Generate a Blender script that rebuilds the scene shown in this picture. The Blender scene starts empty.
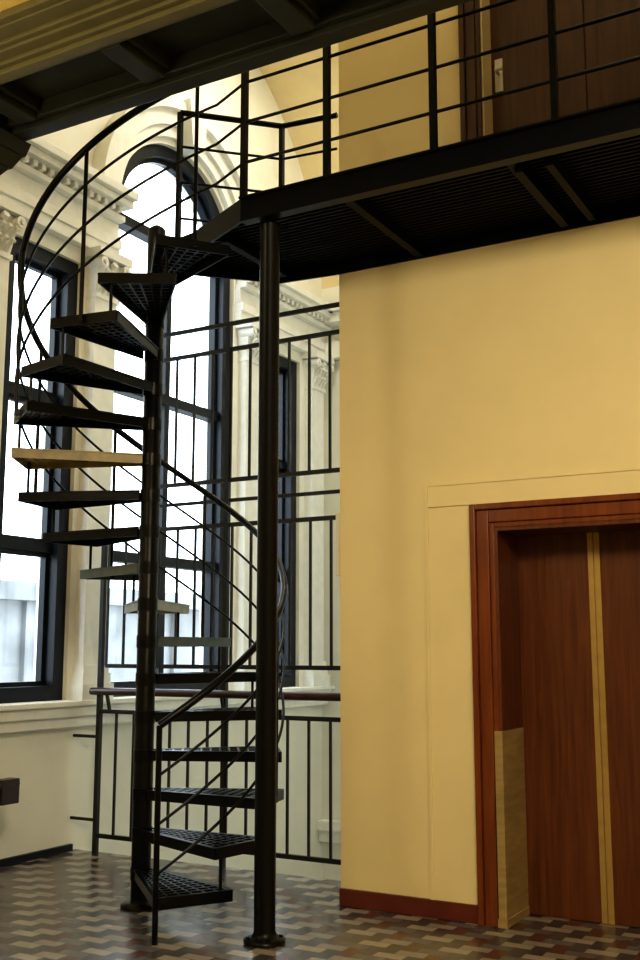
import bpy, bmesh, math
from mathutils import Vector, Matrix
scene = bpy.context.scene
scene.view_settings.view_transform = 'Standard'
try: scene.view_settings.look = 'Medium High Contrast'
except Exception: pass
D2R = math.pi/180

# ---------------------------------------------------------------- materials
def newmat(name):
    m = bpy.data.materials.new(name); m.use_nodes = True
    nt = m.node_tree
    return m, nt, nt.nodes['Principled BSDF']

def plain(name, col, rough=0.5, metal=0.0, var=0.06, scale=6.0, bump=0.0, spec=0.5, stretch=(1,1,1)):
    m, nt, b = newmat(name)
    tc = nt.nodes.new('ShaderNodeTexCoord')
    mp = nt.nodes.new('ShaderNodeMapping'); mp.inputs['Scale'].default_value = stretch
    nz = nt.nodes.new('ShaderNodeTexNoise'); nz.inputs['Scale'].default_value = scale
    nz.inputs['Detail'].default_value = 5
    nt.links.new(tc.outputs['Object'], mp.inputs['Vector']); nt.links.new(mp.outputs[0], nz.inputs['Vector'])
    r = nt.nodes.new('ShaderNodeValToRGB')
    r.color_ramp.elements[0].position = 0.3; r.color_ramp.elements[1].position = 0.7
    r.color_ramp.elements[0].color = tuple(c*(1-var) for c in col)+(1,)
    r.color_ramp.elements[1].color = tuple(min(1, c*(1+var)) for c in col)+(1,)
    nt.links.new(nz.outputs['Fac'], r.inputs['Fac']); nt.links.new(r.outputs[0], b.inputs['Base Color'])
    b.inputs['Roughness'].default_value = rough; b.inputs['Metallic'].default_value = metal
    b.inputs['Specular IOR Level'].default_value = spec
    if bump:
        bp = nt.nodes.new('ShaderNodeBump'); bp.inputs['Strength'].default_value = bump
        bp.inputs['Distance'].default_value = 0.01
        nt.links.new(nz.outputs['Fac'], bp.inputs['Height']); nt.links.new(bp.outputs[0], b.inputs['Normal'])
    return m

M_wallA = plain('yellow_plaster', (0.84, 0.71, 0.40), 0.6, var=0.03, scale=3, bump=0.05)
M_ceil = plain('yellow_ceiling_paint', (0.90, 0.68, 0.22), 0.6, var=0.03, scale=3)
M_wallB = plain('cream_plaster', (0.87, 0.85, 0.74), 0.6, var=0.03, scale=3)
M_vault = plain('vault_plaster', (0.80, 0.66, 0.38), 0.6, var=0.03)
M_stone = plain('white_stone_trim', (0.88, 0.87, 0.80), 0.5, var=0.05, scale=9)
M_metal = plain('black_painted_steel', (0.003, 0.0036, 0.0045), 0.33, 0.0, var=0.2, scale=20, spec=0.22)
M_mgrille = plain('grille_steel', (0.022, 0.022, 0.022), 0.45, 0.0, var=0.2, spec=0.3)
M_under = plain('walkway_soffit_steel', (0.003, 0.003, 0.003), 0.5, var=0.2, spec=0.12)
M_tyel = plain('ochre_reflection_steel', (0.27, 0.21, 0.08), 0.4, var=0.25, scale=12)  # warm light reflected from the wall, painted in as the tread colour
M_tgrey = plain('grey_reflection_steel', (0.09, 0.115, 0.11), 0.4, var=0.15, scale=12)  # dark tread steel with its grey-teal light reflection put into the colour
M_tpale = plain('pale_reflection_steel', (0.36, 0.38, 0.33), 0.4, var=0.15, scale=12)  # brightest reflection on a step front, painted into the base colour
M_frame = plain('window_frame_paint', (0.008, 0.011, 0.018), 0.4, var=0.15, spec=0.3)
M_base = plain('maroon_skirting', (0.13, 0.028, 0.018), 0.35, var=0.15)
M_brass = plain('brass_strip', (0.50, 0.34, 0.11), 0.4, 0.4, var=0.1, scale=10)
M_trav = plain('travertine', (0.36, 0.26, 0.11), 0.4, var=0.2, scale=5, stretch=(1,1,6))
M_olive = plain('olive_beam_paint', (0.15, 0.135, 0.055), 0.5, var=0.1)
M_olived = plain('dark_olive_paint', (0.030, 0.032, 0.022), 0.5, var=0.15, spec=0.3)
M_dkwood = plain('dark_bench_wood', (0.03, 0.016, 0.012), 0.35, var=0.3, stretch=(8,1,8))
M_rail = plain('mahogany_rail', (0.05, 0.02, 0.014), 0.3, var=0.2)
M_white = plain('white_enamel', (0.75, 0.72, 0.6), 0.4)
M_lower = plain('lower_landing_stone', (0.6, 0.57, 0.5), 0.5)
M_facade = plain('exterior_stone', (0.20, 0.205, 0.21), 0.8, var=0.3, scale=1.5)

def wood(name, c1, c2, rough=0.35, sc=(14, 14, 0.9)):
    m, nt, b = newmat(name)
    tc = nt.nodes.new('ShaderNodeTexCoord'); mp = nt.nodes.new('ShaderNodeMapping')
    mp.inputs['Scale'].default_value = sc
    nz = nt.nodes.new('ShaderNodeTexNoise'); nz.inputs['Scale'].default_value = 2.2
    nz.inputs['Detail'].default_value = 8; nz.inputs['Distortion'].default_value = 0.6
    r = nt.nodes.new('ShaderNodeValToRGB')
    r.color_ramp.elements[0].position = 0.30; r.color_ramp.elements[1].position = 0.72
    r.color_ramp.elements[0].color = c1+(1,); r.color_ramp.elements[1].color = c2+(1,)
    nt.links.new(tc.outputs['Object'], mp.inputs['Vector']); nt.links.new(mp.outputs[0], nz.inputs['Vector'])
    nt.links.new(nz.outputs['Fac'], r.inputs['Fac']); nt.links.new(r.outputs[0], b.inputs['Base Color'])
    b.inputs['Roughness'].default_value = rough
    return m
M_door = wood('door_veneer', (0.085, 0.022, 0.007), (0.165, 0.052, 0.015))
M_casing = wood('casing_wood', (0.14, 0.032, 0.009), (0.24, 0.066, 0.016), 0.3)
M_door2 = wood('upper_door_wood', (0.045, 0.017, 0.008), (0.09, 0.035, 0.014))

def glass():
    m = bpy.data.materials.new('window_glass'); m.use_nodes = True
    nt = m.node_tree; nt.nodes.clear()
    o = nt.nodes.new('ShaderNodeOutputMaterial'); mx = nt.nodes.new('ShaderNodeMixShader')
    t = nt.nodes.new('ShaderNodeBsdfTransparent'); g = nt.nodes.new('ShaderNodeBsdfGlossy')
    t.inputs[0].default_value = (0.95, 0.98, 1, 1); g.inputs['Roughness'].default_value = 0.05
    mx.inputs[0].default_value = 0.06
    nt.links.new(t.outputs[0], mx.inputs[1]); nt.links.new(g.outputs[0], mx.inputs[2]); nt.links.new(mx.outputs[0], o.inputs[0])
    return m
M_glass = glass()

def tilemat():
    m, nt, b = newmat('mosaic_floor_tiles')
    N = nt.nodes.new; L = nt.links.new
    def math_(op, a, bb=None, c=None):
        n = N('ShaderNodeMath'); n.operation = op
        for i, v in enumerate((a, bb, c)):
            if v is None: continue
            if isinstance(v, (int, float)): n.inputs[i].default_value = v
            else: L(v, n.inputs[i])
        return n.outputs[0]
    # true herringbone of 2:1 blocks: module s, each brick covers two cells
    tc = N('ShaderNodeTexCoord'); sp = N('ShaderNodeSeparateXYZ'); L(tc.outputs['Object'], sp.inputs[0])
    S = 1/0.082
    x = math_('MULTIPLY', sp.outputs[0], S); y = math_('MULTIPLY', sp.outputs[1], S)
    fx = math_('FLOOR', x); fy = math_('FLOOR', y)
    k = math_('FLOORED_MODULO', math_('SUBTRACT', fx, fy), 4.0)
    # k 0,1 -> horizontal brick (left/right half), k 2 -> vertical upper, k 3 -> vertical lower
    is1 = math_('COMPARE', k, 1.0, 0.1); is2 = math_('COMPARE', k, 2.0, 0.1); is3 = math_('COMPARE', k, 3.0, 0.1)
    is0 = math_('COMPARE', k, 0.0, 0.1)
    bx = math_('SUBTRACT', fx, is1)          # brick origin x
    by = math_('SUBTRACT', fy, is2)          # vertical: lower cell is k==3, upper k==2
    vert = math_('ADD', is2, is3)
    # colour families: horizontal bricks light/grey, vertical bricks dark/maroon
    h = math_('FLOORED_MODULO', math_('ADD', math_('FLOOR', math_('DIVIDE', math_('ADD', bx, by), 2.0)), 0.0), 3.0)
    idx = math_('ADD', h, math_('MULTIPLY', vert, 3.0))
    idx = math_('DIVIDE', math_('ADD', idx, 0.5), 6.0)
    r = N('ShaderNodeValToRGB'); cr = r.color_ramp; cr.interpolation = 'CONSTANT'
    cols = [(0.40, 0.35, 0.28), (0.33, 0.29, 0.24), (0.16, 0.15, 0.15), (0.065, 0.062, 0.07), (0.13, 0.055, 0.04), (0.10, 0.09, 0.09)]
    cr.elements[0].position = 0; cr.elements[0].color = cols[0]+(1,)
    cr.elements[1].position = 1/6; cr.elements[1].color = cols[1]+(1,)
    for i in (2, 3, 4, 5):
        e = cr.elements.new(i/6); e.color = cols[i]+(1,)
    L(idx, r.inputs[0])
    # grout on brick outline only
    frx = math_('FRACT', x); fry = math_('FRACT', y)
    gl = math_('LESS_THAN', frx, 0.06); gb = math_('LESS_THAN', fry, 0.06)
    gx = math_('MULTIPLY', gl, math_('SUBTRACT', 1.0, is1)); gy = math_('MULTIPLY', gb, math_('SUBTRACT', 1.0, is2))
    g = math_('MAXIMUM', gx, gy)
    mx = N('ShaderNodeMix'); mx.data_type = 'RGBA'
    L(g, mx.inputs[0]); L(r.outputs[0], mx.inputs[6]); mx.inputs[7].default_value = (0.09, 0.08, 0.07, 1)
    nz = N('ShaderNodeTexNoise'); nz.inputs['Scale'].default_value = 3
    L(tc.outputs['Object'], nz.inputs['Vector'])
    mul = N('ShaderNodeMix'); mul.data_type = 'RGBA'; mul.blend_type = 'MULTIPLY'; mul.inputs[0].default_value = 0.4
    L(mx.outputs[2], mul.inputs[6]); L(nz.outputs['Fac'], mul.inputs[7])
    L(mul.outputs[2], b.inputs['Base Color'])
    rr = math_('ADD', math_('MULTIPLY', nz.outputs['Fac'], 0.15), 0.17)
    L(rr, b.inputs['Roughness'])
    return m
M_tile = tilemat()

# ---------------------------------------------------------------- mesh builder
class MB:
    def __init__(self): self.v=[]; self.f=[]; self.m=[]; self.s=[]
    def add(self, vs, fs, m=0, smooth=False):
        o=len(self.v); self.v += [tuple(p) for p in vs]
        for f in fs: self.f.append([i+o for i in f]); self.m.append(m); self.s.append(smooth)
    def box(self, x0,x1,y0,y1,z0,z1,m=0):
        self.prism([(x0,y0),(x1,y0),(x1,y1),(x0,y1)], z0, z1, m)
    def prism(self, poly, z0, z1, m=0, poly2=None):
        n=len(poly); p2=poly2 or poly
        vs=[(x,y,z0) for x,y in poly]+[(x,y,z1) for x,y in p2]
        fs=[list(range(n))[::-1], list(range(n,2*n))]+[[i,(i+1)%n,n+(i+1)%n,n+i] for i in range(n)]
        self.add(vs,fs,m)
    def taper(self,cx,cy,z0,z1,hx0,hy0,hx1,hy1,m=0):
        q=lambda a,b:[(cx-a,cy-b),(cx+a,cy-b),(cx+a,cy+b),(cx-a,cy+b)]
        self.prism(q(hx0,hy0),z0,z1,m,q(hx1,hy1))
    def yz(self, poly, x0, x1, m=0):
        n=len(poly)
        vs=[(x0,y,z) for y,z in poly]+[(x1,y,z) for y,z in poly]
        fs=[list(range(n)), list(range(n,2*n))[::-1]]+[[i,(i+1)%n,n+(i+1)%n,n+i] for i in range(n)]
        self.add(vs,fs,m)
    def bar(self,p0,p1,w,h,m=0):
        p0=Vector(p0);p1=Vector(p1);t=(p1-p0).normalized()
        up=Vector((0,0,1)) if abs(t.z)<0.95 else Vector((0,1,0))
        s=t.cross(up).normalized(); u=s.cross(t)
        vs=[]
        for p in (p0,p1):
            for a,b in ((-1,-1),(1,-1),(1,1),(-1,1)): vs.append(p+s*a*w/2+u*b*h/2)
        self.add(vs,[[0,1,2,3],[7,6,5,4],[0,4,5,1],[1,5,6,2],[2,6,7,3],[3,7,4,0]],m)
    def tube(self,pts,r,seg=10,m=0):
        pts=[Vector(p) for p in pts]; n=len(pts); vs=[]
        for i,p in enumerate(pts):
            t=(pts[min(i+1,n-1)]-pts[max(i-1,0)]).normalized()
            up=Vector((0,0,1)) if abs(t.z)<0.95 else Vector((0,1,0))
            s=t.cross(up).normalized(); u=s.cross(t)
            for k in range(seg):
                a=2*math.pi*k/seg; vs.append(p+s*math.cos(a)*r+u*math.sin(a)*r)
        fs=[]
        for i in range(n-1):
            for k in range(seg):
                fs.append([i*seg+k,i*seg+(k+1)%seg,(i+1)*seg+(k+1)%seg,(i+1)*seg+k])
        self.add(vs,fs,m,True)
        self.add(vs[:seg],[list(range(seg))[::-1]],m); self.add(vs[-seg:],[list(range(seg))],m)
    def lathe(self,cx,cy,prof,seg=28,m=0,smooth=True):
        vs=[];n=len(prof)
        for r,z in prof:
            for k in range(seg):
                a=2*math.pi*k/seg; vs.append((cx+r*math.cos(a),cy+r*math.sin(a),z))
        fs=[[i*seg+k,i*seg+(k+1)%seg,(i+1)*seg+(k+1)%seg,(i+1)*seg+k] for i in range(n-1) for k in range(seg)]
        self.add(vs,fs,m,smooth)
        self.add(vs[:seg],[list(range(seg))[::-1]],m); self.add(vs[-seg:],[list(range(seg))],m)
    def cyl(self,x,y,z0,z1,r,seg=24,m=0): self.lathe(x,y,[(r,z0),(r,z1)],seg,m)
    def obj(self,name,mats,parent=None,bevel=0):
        me=bpy.data.meshes.new(name); me.from_pydata(self.v,[],self.f)
        for mt in mats: me.materials.append(mt)
        for i,p in enumerate(me.polygons): p.material_index=self.m[i]; p.use_smooth=self.s[i]
        bm=bmesh.new(); bm.from_mesh(me)
        bmesh.ops.recalc_face_normals(bm,faces=bm.faces); bm.to_mesh(me); bm.free()
        o=bpy.data.objects.new(name,me); scene.collection.objects.link(o)
        if parent: o.parent=parent
        if bevel:
            b=o.modifiers.new('bevel','BEVEL'); b.width=bevel; b.segments=2; b.limit_method='ANGLE'
        return o
def empty(name):
    e=bpy.data.objects.new(name,None); scene.collection.objects.link(e); return e

# key dimensions
XB=-5.80; YA=5.867; XC=-3.175; YR=6.40; YF=10.3; ZT=8.1; ZL=-2.5
XE=3.0; YS=-3.0
DX0,DX1,DZ=-2.15,-1.17,2.20
UX0,UX1,UZ0,UZ1=-2.16,-1.14,4.07,6.3
T=0.4
# ---------------------------------------------------------------- floor + shell
b=MB(); b.box(XB,XE,YS,YA,-0.25,0); b.box(XB,XC,YA,YR+0.06,-0.25,0); b.box(DX0,DX1,YA,YA+.36,-.25,0)
b.obj('floor',[M_tile])
b=MB(); b.box(XB-.35,XC,YR-.1,YF+.3,ZL-.2,ZL); b.obj('floor_lower_landing',[M_lower])
b=MB(); b.box(XB,XC,YR-.05,YR+.05,ZL,-0.25); b.obj('wall_stairwell_south',[M_wallB])
b=MB()
b.box(XC,DX0,YA,YA+T,ZL,ZT); b.box(DX1,XE,YA,YA+T,-0.25,ZT)
b.box(DX0,DX1,YA,YA+T,DZ,UZ0); b.box(DX0,DX1,YA,YA+T,UZ1,ZT)
b.box(DX0,DX1,YA+.36,YA+T,-0.25,DZ); b.box(DX0,DX1,YA+.2,YA+T,UZ0,UZ1)
b.obj('wall_north',[M_wallA])
b=MB(); b.box(XC,XC+.15,YA+T,YF,ZL,ZT); b.obj('wall_stairwell_east',[M_wallB])
b=MB(); b.box(XB-.35,XC+.15,YF,YF+.3,ZL,ZT); b.obj('wall_stairwell_north',[M_wallB])
b=MB(); b.box(XB-.35,XE,YS-.2,YS,-.25,ZT); b.obj('wall_south',[M_wallA])
b=MB(); b.box(XE,XE+.2,YS-.2,YA+T,-.25,ZT); b.obj('wall_east',[M_wallA])
ZC=4.43
b=MB(); b.box(XB,XE,YS,3.5,ZC,ZC+.2); b.obj('ceiling',[M_ceil])
b=MB(); b.box(XB,XE,3.75,3.95,4.62,ZT); b.obj('wall_upper_south',[M_wallA])
b=MB(); b.box(XB-.35,XE,3.75,YA+T,ZT,ZT+.15); b.obj('ceiling_upper',[M_vault])

# window wall B
W1=(5.50,6.30); W2=(6.69,8.50); W3=(8.95,9.80); SZ=1.12; SIDE=4.62; SPR=5.25
c2=(W2[0]+W2[1])/2; R2=(W2[1]-W2[0])/2
x0,x1=XB-.35,XB
b=MB()
b.box(x0,x1,YS,YF,ZL,SZ)
b.box(x0,x1,YS,W1[0],SZ,ZT); b.box(x0,x1,W1[1],W2[0],SZ,ZT)
b.box(x0,x1,W2[1],W3[0],SZ,ZT); b.box(x0,x1,W3[1],YF,SZ,ZT)
b.box(x0,x1,W1[0],W1[1],SIDE,ZT); b.box(x0,x1,W3[0],W3[1],SIDE,ZT)
n=28
for i in range(n):
    a0=math.pi*i/n; a1=math.pi*(i+1)/n
    ya,za=c2+R2*math.cos(a0),SPR+R2*math.sin(a0); yb,zb=c2+R2*math.cos(a1),SPR+R2*math.sin(a1)
    b.yz([(ya,za),(ya,ZT),(yb,ZT),(yb,zb)],x0,x1)
b.obj('wall_west',[M_wallB])

# vault
b=MB(); n=32; Rv=2.72; cy=7.6; zs=5.3
pts=[]
for i in range(n+1):
    a=math.pi*i/n*0.75
    y=cy+Rv*math.cos(a); z=zs+Rv*math.sin(a)
    if y>=YA+T-0.02: pts.append((y,z))
for (ya,za),(yb,zb) in zip(pts,pts[1:]):
    b.yz([(ya,za),(ya,za+.1),(yb,zb+.1),(yb,zb)],XB,XC)
b.obj('ceiling_vault',[M_vault])

# windows
def frame_rect(b,y0,y1,z0,z1,w,xa,xb):
    b.box(xa,xb,y0,y0+w,z0,z1); b.box(xa,xb,y1-w,y1,z0,z1)
    b.box(xa,xb,y0+w,y1-w,z0,z0+w); b.box(xa,xb,y0+w,y1-w,z1-w,z1)
def side_window(name,W):
    b=MB(); y0,y1=W
    frame_rect(b,y0,y1,SZ,SIDE,.11,-6.02,-5.84)
    for z in (2.28,3.45): b.box(-6.0,-5.9,y0+.11,y1-.11,z-.035,z+.035)
    for z0,z1 in ((SZ+.11,2.245),(2.315,3.415),(3.485,SIDE-.11)):
        frame_rect(b,y0+.11,y1-.11,z0,z1,.035,-5.98,-5.93)
    b.box(-5.965,-5.955,y0+.11,y1-.11,SZ+.11,SIDE-.11,1)
    b.obj(name,[M_frame,M_glass])
side_window('window_1',W1); side_window('window_3',W3)
b=MB()
y0,y1=W2
b.box(-6.02,-5.85,y0,y0+.11,SZ,SPR); b.box(-6.02,-5.85,y1-.11,y1,SZ,SPR); b.box(-6.02,-5.87,y0+.11,y1-.11,SZ,SZ+.12)
for z in (2.28,3.75,SPR): b.box(-6.01,-5.89,y0+.11,y1-.11,z-.045,z+.045)
b.box(-6.0,-5.9,c2-.035,c2+.035,SZ+.1,SPR)
for yy in (y0+.11,y1-.15): b.box(-5.98,-5.92,yy,yy+.04,SZ,SPR)
n=28
for i in range(n):
    a0=math.pi*i/n; a1=math.pi*(i+1)/n
    P=lambda r,a:(c2+r*math.cos(a),SPR+r*math.sin(a))
    b.yz([P(R2,a0),P(R2-.11,a0),P(R2-.11,a1),P(R2,a1)],-6.02,-5.85)
    b.yz([P(R2-.11,a0),P(R2-.15,a0),P(R2-.15,a1),P(R2-.11,a1)],-5.98,-5.92)
b.yz([(c2-R2+.11,SZ+.1),(c2+R2-.11,SZ+.1)]+[(c2+(R2-.11)*math.cos(math.pi*i/n),SPR+(R2-.11)*math.sin(math.pi*i/n)) for i in range(n+1)],-5.965,-5.955,1)
b.obj('window_2',[M_frame,M_glass])

# sill moulding and entablature + archivolt
b=MB()
b.box(XB,XB+.12,YS,YF,1.0,1.08); b.box(XB,XB+.08,YS,YF,.92,1.0); b.box(XB,XB+.16,YS,YF,1.08,1.12)
b.obj('trim_1',[M_stone],bevel=.008)
def entab(b,ya,yb):
    X=XB
    b.box(X,X+.08,ya,yb,4.74,4.84); b.box(X,X+.10,ya,yb,4.84,4.93)
    b.box(X,X+.06,ya,yb,4.93,5.08)
    b.box(X,X+.13,ya,yb,5.08,5.13)
    k=int((yb-ya)/.09)
    for i in range(k): b.box(X,X+.17,ya+i*.09+.02,ya+i*.09+.065,5.13,5.18)
    b.box(X,X+.22,ya,yb,5.18,5.24); b.box(X,X+.27,ya,yb,5.24,5.31)
b=MB(); entab(b,4.0,W2[0]-.02); entab(b,W2[1]+.02,YF)
b.obj('trim_2',[M_stone],bevel=.006)
b=MB()
n=36
for r0,r1,dx in ((R2,R2+.10,.05),(R2+.10,R2+.24,.09),(R2+.24,R2+.33,.15)):
    for i in range(n):
        a0=math.pi*i/n; a1=math.pi*(i+1)/n
        P=lambda r,a:(c2+r*math.cos(a),SPR+.06+r*math.sin(a))
        b.yz([P(r0,a0),P(r1,a0),P(r1,a1),P(r0,a1)],XB,XB+dx)
b.yz([(c2-.09,SPR+R2-.02),(c2+.09,SPR+R2-.02),(c2+.14,SPR+R2+.42),(c2-.14,SPR+R2+.42)],XB,XB+.2)
b.obj('trim_3',[M_stone])
b=MB()
b.box(XB,XC,YF-.1,YF,4.74,4.93); b.box(XB,XC,YF-.2,YF,5.13,5.24); b.box(XB,XC,YF-.25,YF,5.24,5.31)
b.box(XB,XC,YF-.12,YF,-.38,-.28); b.box(XB,XC,YF-.08,YF,-.5,-.38)
b.obj('trim_4',[M_stone],bevel=.006)
# pilasters
def pilaster(name,y):
    b=MB(); X=XB; h=.13
    b.box(X,X+.15,y-h-.05,y+h+.05,1.12,1.24); b.box(X,X+.13,y-h-.03,y+h+.03,1.24,1.32); b.box(X,X+.12,y-h-.015,y+h+.015,1.32,1.38)
    b.box(X,X+.10,y-h,y+h,1.38,4.36)
    b.box(X,X+.12,y-h-.012,y+h+.012,4.34,4.38)
    b.prism([(X,y-h),(X+.10,y-h),(X+.10,y+h),(X,y+h)],4.38,4.66,0,[(X,y-h-.04),(X+.15,y-h-.04),(X+.15,y+h+.04),(X,y+h+.04)])
    for row,(z0,z1,out) in enumerate(((4.39,4.49,.02),(4.48,4.58,.035))):
        for i in range(4):
            yy=y-h+.03+i*(2*h-.06)/3+(0.02 if row else 0)-(0.01)
            b.tube([(X+.10,yy,z0),(X+.125+out*.5,yy,(z0+z1)/2),(X+.15+out,yy,z1-.01),(X+.16+out,yy,z1-.035)],.018,6)
    for s in (-1,1):
        yy=y+s*(h+.01)
        b.tube([(X+.05,yy,4.62),(X+.20,yy,4.62)],.045,12)
        b.tube([(X+.05,yy,4.62),(X+.215,yy,4.62)],.02,10)
    b.tube([(X+.15,y,4.62),(X+.19,y,4.64)],.03,8)
    b.box(X,X+.20,y-h-.07,y+h+.07,4.67,4.74)
    b.obj(name,[M_stone])
for i,y in enumerate((5.29,6.495,8.725,10.03)):
    pilaster('pilaster' if i==0 else 'pilaster.%03d'%i,y)
b=MB(); b.box(XB,XB+.03,YS,YR,0,.05); b.obj('baseboard_west',[M_frame])
b=MB(); b.box(XC,-2.30,YA-.025,YA,0,.10); b.box(-1.02,XE,YA-.025,YA,0,.10); b.obj('baseboard_north',[M_base],bevel=.004)
b=MB()
b.box(-2.585,-2.30,YA-.015,YA,.10,2.34); b.box(-2.585,-.72,YA-.015,YA,2.345,2.49)
b.box(-2.585,-2.565,YA-.022,YA-.015,.10,2.49); b.box(-2.565,-.72,YA-.022,YA-.015,2.47,2.49)
b.obj('trim_5',[M_wallA])

# elevator door
e=empty('door_1')
def casing(b,x0,x1,z0,z1,c,y,m=0):
    for (w0,w1,d) in ((0,.03,.025),(.03,c-.035,.035),(c-.035,c,.055)):
        b.box(x0-w1,x0-w0,y-d,y,z0,z1+w1,m); b.box(x1+w0,x1+w1,y-d,y,z0,z1+w1,m)
        b.box(x0-w0,x1+w0,y-d,y,z1+w0,z1+w1,m)
b=MB(); casing(b,DX0,DX1,0,2.20,.14,YA)
b.obj('casing',[M_casing],e,bevel=.006)
b=MB()
b.box(DX0,DX0+.02,YA-.02,YA+.36,0,2.2); b.box(DX1-.02,DX1,YA-.02,YA+.36,0,2.2); b.box(DX0+.02,DX1-.02,YA-.02,YA+.36,2.18,2.2)
b.obj('jamb_lining',[M_door],e)
b=MB(); ms=(DX0+DX1)/2-.01
b.box(DX0+.02,ms-.035,YA+.33,YA+.36,0.004,2.18); b.box(ms+.035,DX1-.02,YA+.33,YA+.36,0.004,2.18)
b.obj('leaves',[M_door],e)
b=MB(); b.box(ms-.035,ms-.004,YA+.322,YA+.36,0.004,2.18); b.box(ms+.004,ms+.035,YA+.322,YA+.36,0.004,2.18)
b.box(ms-.004,ms+.004,YA+.335,YA+.36,0.004,2.18)
b.obj('brass_edges',[M_brass],e)
b=MB(); b.box(DX0-.022,DX0+.026,YA-.045,YA+.325,0,1.05); b.box(DX0-.026,DX0+.030,YA-.05,YA+.325,0,.05)
b.obj('stone_jamb_guard',[M_trav],e,bevel=.004)

# upper door
e=empty('door_2')
b=MB(); casing(b,UX0,UX1,UZ0,UZ1,.13,YA); b.obj('casing',[M_door2],e,bevel=.005)
b=MB(); b.box(UX0,UX1,YA+.15,YA+.19,UZ0,UZ1)
for xa,xb in ((UX0+.30,-1.55),(-1.47,UX1-.04)):
    b.box(xa,xb,YA+.135,YA+.15,4.2,6.15)
b.obj('leaf',[M_door2],e,bevel=.004)
b=MB(); b.box(UX0+.035,UX0+.085,YA+.14,YA+.15,4.98,5.2); b.tube([(UX0+.06,YA+.15,5.1),(UX0+.06,YA+.09,5.1),(UX0+.10,YA+.09,5.1)],.012)
b.obj('handle',[M_white],e)

b=MB(); b.box(XC-.05,XC,5.90,6.02,1.96,2.36); b.box(XC-.056,XC-.05,5.915,6.005,1.98,2.34); b.obj('electrical_box',[M_white],bevel=.005)

# ---------------------------------------------------------------- ceiling beam
b=MB(); ya,yb=3.47,4.05; zb_=4.3; xl,xr=-5.8,XE
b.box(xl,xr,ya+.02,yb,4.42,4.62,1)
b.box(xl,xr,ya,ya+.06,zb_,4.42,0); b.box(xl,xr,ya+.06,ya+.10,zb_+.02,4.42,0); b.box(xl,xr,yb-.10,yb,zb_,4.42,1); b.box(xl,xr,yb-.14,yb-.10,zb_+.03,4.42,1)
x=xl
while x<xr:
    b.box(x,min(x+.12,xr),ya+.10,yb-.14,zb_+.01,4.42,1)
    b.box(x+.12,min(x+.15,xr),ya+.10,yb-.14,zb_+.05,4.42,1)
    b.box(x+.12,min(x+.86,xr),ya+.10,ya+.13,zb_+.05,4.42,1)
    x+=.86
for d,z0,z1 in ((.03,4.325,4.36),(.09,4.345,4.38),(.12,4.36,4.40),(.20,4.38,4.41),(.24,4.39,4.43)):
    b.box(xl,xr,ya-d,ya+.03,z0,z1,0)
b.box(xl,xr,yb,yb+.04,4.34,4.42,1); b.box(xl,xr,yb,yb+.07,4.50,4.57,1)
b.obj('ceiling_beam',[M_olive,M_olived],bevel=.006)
b=MB()
cx,cyy=-4.40,3.84
b.taper(cx,cyy,4.22,4.3,.21,.23,.23,.25); b.taper(cx,cyy,4.14,4.22,.16,.18,.20,.22); b.taper(cx,cyy,4.07,4.14,.10,.12,.15,.17)
b.obj('beam_corbel',[M_olived],bevel=.006)

# ---------------------------------------------------------------- spiral staircase
PX,PY=-4.187,5.24; RIS=.226; DA=22.15; A1=-31.0; RT=.815; RH=.842
stair=empty('spiral_staircase')
def P(r,ang,z): a=ang*D2R; return (PX+r*math.cos(a),PY+r*math.sin(a),z)
b=MB(); b.lathe(PX,PY,[(.115,0),(.115,.018),(.06,.022),(.058,.05),(.058,4.2),(.045,4.22),(.02,4.235)],32)
b.obj('centre_pole',[M_metal],stair)
H=.060
for nn in range(1,18):
    ca=A1+DA*(nn-1); z=RIS*nn; hw=15.5
    b=MB()
    def pt(r,side,zz):
        half=.05+(RT*math.sin(hw*D2R)-.05)*(r-.05)/(RT-.05)
        a=ca*D2R; dx,dy=math.cos(a),math.sin(a)
        return (PX+dx*r-dy*half*side, PY+dy*r+dx*half*side, zz)
    zc=z-H/2
    b.bar(pt(.05,-1,zc),pt(RT,-1,zc),.010,H); b.bar(pt(.05,1,zc),pt(RT,1,zc),.010,H)
    b.bar(pt(RT,-1,zc),pt(RT,1,zc),.010,H)
    b.bar(pt(.05,-.97,z-.004),pt(RT,-.97,z-.004),.03,.008)
    b.bar(pt(.05,.97,z-.004),pt(RT,.97,z-.004),.03,.008)
    k=13
    for i in range(k):
        r=.12+i*(RT-.14)/(k-1)
        b.bar(pt(r,-1,z-.012),pt(r,1,z-.012),.012,.022)
    for s in (-.66,-.33,0,.33,.66):
        b.bar(pt(.10,s,z-.013),pt(RT,s,z-.013),.010,.02)
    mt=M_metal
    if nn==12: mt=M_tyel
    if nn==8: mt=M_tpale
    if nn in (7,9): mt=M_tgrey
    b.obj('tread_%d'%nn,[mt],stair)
b=MB()
for nn in range(1,18):
    z=RIS*nn; b.lathe(PX,PY,[(.062,z-.07),(.062,z+.006)],24)
b.obj('tread_collars',[M_metal],stair)
def hz(ang): return RIS*((ang-A1)/DA+1)
AS,AE=-46.0,332.0
for nm,off,r in (('handrail',1.03,.021),('rail_upper',.77,.0085),('rail_middle',.52,.0085),('rail_lower',.27,.0085)):
    b=MB(); pts=[]; k=110
    for i in range(k+1):
        a=AS+(AE-AS)*i/k
        pts.append(P(RH,a,hz(a)+off-(.04*(i/k) if off>.9 else 0)))
    zl=4.05+(off-.03 if off<.9 else .98)
    pts.append((-3.25,4.85,zl))
    b.tube(pts,r,10 if r>.01 else 7); b.obj(nm,[M_metal],stair)
b=MB()
b.tube([P(RH,AS,0),P(RH,AS,hz(AS)+1.03)],.016,12)
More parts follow.
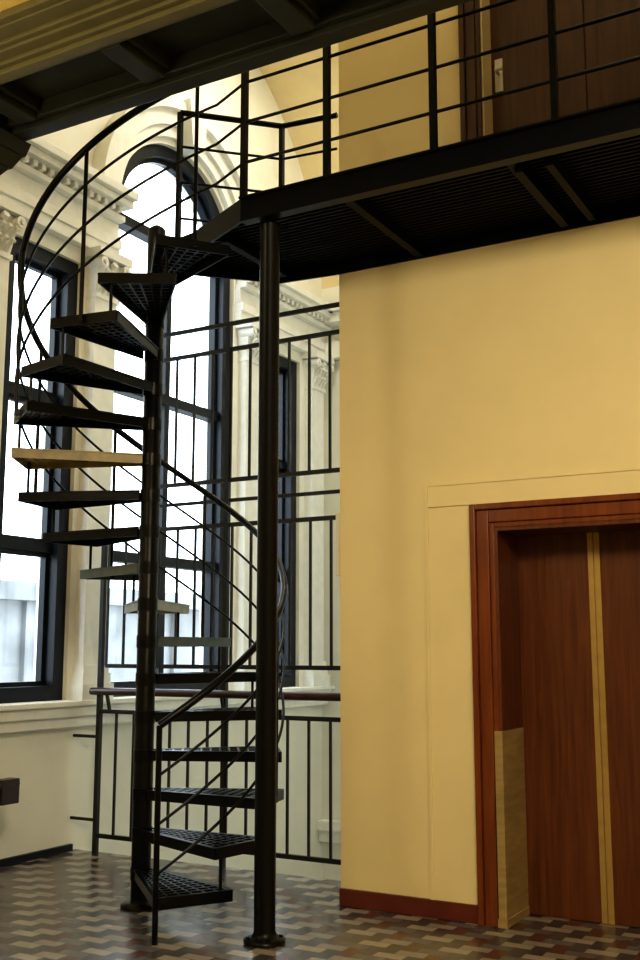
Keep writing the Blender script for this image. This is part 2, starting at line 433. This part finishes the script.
for nn in range(3,18,2):
    a=A1+DA*(nn-1); b.tube([P(RH,a,hz(a)-.05),P(RH,a,hz(a)+.99)],.012,8)
    b.bar(P(RT-.01,a,hz(a)-.03),P(RH+.01,a,hz(a)-.03),.03,.03)
for nn in range(1,17):
    a=A1+DA*(nn-1)+11.5; b.tube([P(RT-.01,a,RIS*nn-.05),P(RT-.01,a,RIS*(nn+1))],.009,8)
b.obj('balusters',[M_metal],stair)

# support column
b=MB(); cx,cy_=-3.132,4.95
b.lathe(cx,cy_,[(.11,0),(.11,.02),(.075,.024),(.062,.045),(.057,.06),(.057,3.9),(.06,3.905),(.06,3.92)],32)
for k in range(4):
    a=math.pi/4+k*math.pi/2; b.cyl(cx+.088*math.cos(a),cy_+.088*math.sin(a),.02,.034,.011,6)
b.obj('support_column',[M_metal])

# ---------------------------------------------------------------- elevated walkway
walk=empty('elevated_walkway')
poly=[(XE,4.83),(-3.25,4.83),(-3.78,5.10),(-4.11,5.17),(-4.09,5.33),(-3.60,5.82),(-3.18,5.862),(XE,5.862)]
b=MB(); b.prism(poly,4.02,4.05)
n=len(poly)
for i in range(n-1):
    p,q=poly[i],poly[i+1]
    b.bar((p[0],p[1],3.99),(q[0],q[1],3.99),.014,.14)
b.bar((XE,4.82,4.055),(-3.25,4.82,4.055),.05,.012); b.bar((XE,4.85,3.925),(-3.25,4.85,3.925),.07,.012)
b.obj('deck',[M_metal],walk)
b=MB()
def clip(y):
    xs=[]
    for i in range(n):
        (xa,ya_),(xb_,yb_)=poly[i],poly[(i+1)%n]
        if (ya_-y)*(yb_-y)<0: xs.append(xa+(xb_-xa)*(y-ya_)/(yb_-ya_))
    return min(xs)+.02
y=4.88
while y<5.84:
    b.bar((clip(y),y,4.0),(XE,y,4.0),.016,.035); y+=.042
x=-3.55
while x<XE:
    b.box(x,x+.05,4.85 if x>-3.2 else 5.05,5.85 if x>-3.4 else 5.75,3.93,3.985); x+=.93
b.box(-1.66,-1.62,4.95,5.75,3.90,3.98); b.box(-1.5,-1.46,4.95,5.75,3.90,3.98)
b.obj('underside_grating',[M_under],walk)
b=MB()
xs=[-3.25,-2.70,-2.06,-1.41,-.77,-.12,.53,1.18,1.83,2.5]
for x in xs: b.bar((x,4.85,4.0),(x,4.85,5.03),.034,.034)
b.tube([(-3.25,4.85,5.03),(XE,4.85,5.03)],.021)
for off in (.24,.49,.74): b.tube([(-3.25,4.85,4.05+off),(XE,4.85,4.05+off)],.0095,8)
E_=(-4.07,5.31); F_=(-3.58,5.80); G_=(-3.18,5.85)
for p in (E_,F_): b.bar((p[0],p[1],4.0),(p[0],p[1],5.03),.03,.03)
b.tube([(E_[0],E_[1],5.03),(F_[0],F_[1],5.03),(G_[0],G_[1],5.03)],.02)
for off in (.24,.49,.74): b.tube([(E_[0],E_[1],4.05+off),(F_[0],F_[1],4.05+off),(G_[0],G_[1],4.05+off)],.0095,8)
b.obj('railing',[M_metal],walk)

# ---------------------------------------------------------------- stairwell screen
b=MB(); XL=-5.55; XR=XC-.03; Y=YR
def tier(xa,xb,z0,z1):
    b.bar((xa,Y,z0),(xb,Y,z0),.022,.03); b.bar((xa,Y,z1),(xb,Y,z1),.022,.03)
    k=round((xb-xa)/.165)
    for i in range(k+1):
        x=xa+(xb-xa)*i/k; b.bar((x,Y,z0),(x,Y,z1),.016,.016)
tier(XL,XR,.13,1.04)
tier(XL+.05,XR,1.38,2.40)
tier(-5.05,XR,2.73,3.72)
b.bar((-5.05,Y,2.58),(XR,Y,2.58),.02,.025); b.bar((-5.05,Y,3.92),(XR,Y,3.92),.022,.03)
for x in (XL,-4.4,XR):
    b.bar((x,Y,0),(x,Y,3.92 if x>-5 else 2.4),.035,.035)
b.bar((-5.05,Y,1.38),(-5.05,Y,3.92),.03,.03)
b.tube([(XB,Y,.24),(XL,Y,.24)],.012,8); b.tube([(XB,Y,.85),(XL,Y,.85)],.012,8)
b.tube([(XL-.05,Y-.04,1.19),(XR,Y-.04,1.19)],.028,12,1)
for x in (XL+.1,-4.4,XR-.1): b.bar((x,Y,1.04),(x,Y-.04,1.18),.02,.02)
b.obj('stairwell_railing',[M_mgrille,M_rail])

# bench at window wall
b=MB()
b.box(-5.76,-5.34,3.4,5.36,.60,.65); b.box(-5.74,-5.37,3.45,5.30,.53,.60)
b.tube([(-5.36,3.4,.625),(-5.36,5.38,.625)],.03,10); b.box(-5.42,-5.33,5.22,5.38,.50,.66)
for y in (3.55,4.95):
    for x in (-5.71,-5.42): b.taper(x,y,0,.53,.02,.02,.035,.035)
b.bar((-5.56,3.55,.2),(-5.56,4.95,.2),.03,.05); b.bar((-5.71,3.55,.2),(-5.42,3.55,.2),.03,.05); b.bar((-5.71,4.95,.2),(-5.42,4.95,.2),.03,.05)
b.obj('wooden_bench',[M_dkwood],bevel=.006)

# exterior
b=MB(); b.box(-13.5,-13,-2,24,-3,2.6)
for i in range(12):
    y=-1+i*2; b.box(-13.0,-12.9,y,y+.25,-3,2.6)
b.box(-13.0,-12.75,-2,24,2.3,2.6); b.box(-13,-12.85,-2,24,.6,.8)
b.obj('exterior_facade',[M_facade])
b=MB(); b.box(-13,XB-.35,-2,24,-3.2,-3); b.obj('exterior_ground',[M_facade])

# ---------------------------------------------------------------- light
w=bpy.data.worlds.new('sky'); scene.world=w; w.use_nodes=True
bg=w.node_tree.nodes['Background']; bg.inputs[0].default_value=(0.86,0.94,1.0,1); bg.inputs[1].default_value=6.0
def area(name,loc,rot,sx,sy,power,col,portal=False):
    l=bpy.data.lights.new(name,'AREA'); l.shape='RECTANGLE'; l.size=sx; l.size_y=sy; l.energy=power; l.color=col
    if portal: l.cycles.is_portal=True
    o=bpy.data.objects.new(name,l); o.location=loc; o.rotation_euler=[r*D2R for r in rot]; scene.collection.objects.link(o); return o
area('sky_portal_1',(-6.2,(W1[0]+W1[1])/2,2.87),(0,-90,0),3.5,.8,1,(1,1,1),True)
area('sky_portal_2',(-6.2,c2,3.65),(0,-90,0),5.1,1.82,1,(1,1,1),True)
area('sky_portal_3',(-6.2,(W3[0]+W3[1])/2,2.87),(0,-90,0),3.5,.85,1,(1,1,1),True)
area('hall_ceiling_lamp',(.2,1.2,4.3),(34,0,10),1.6,1.6,270,(1,.86,.58))
area('upper_hall_fill',(-1.5,4.9,7.9),(0,0,0),1.2,.8,22,(1,.85,.6))  # added fill for the upper wall and vault, no fixture behind it
area('stairwell_fill',(-4.3,7.8,7.6),(0,0,0),1.4,1.4,60,(1,.93,.78))  # added overhead fill to brighten the stairwell, not an actual fitting
l=bpy.data.lights.new('hall_fill_point','POINT'); l.energy=45; l.color=(1,.84,.56); l.shadow_soft_size=.25  # added out-of-view point fill, warms the ceiling and window wall
o=bpy.data.objects.new('hall_fill_point',l); o.location=(-4.2,2.0,3.5); scene.collection.objects.link(o)

# ---------------------------------------------------------------- camera
cam=bpy.data.cameras.new('camera'); co=bpy.data.objects.new('camera',cam); scene.collection.objects.link(co)
cam.sensor_fit='VERTICAL'; cam.sensor_height=24; cam.lens=1067/960*24
co.location=(0,0,1.5); co.rotation_euler=((90+9.05)*D2R,0,29.5*D2R)
scene.camera=co
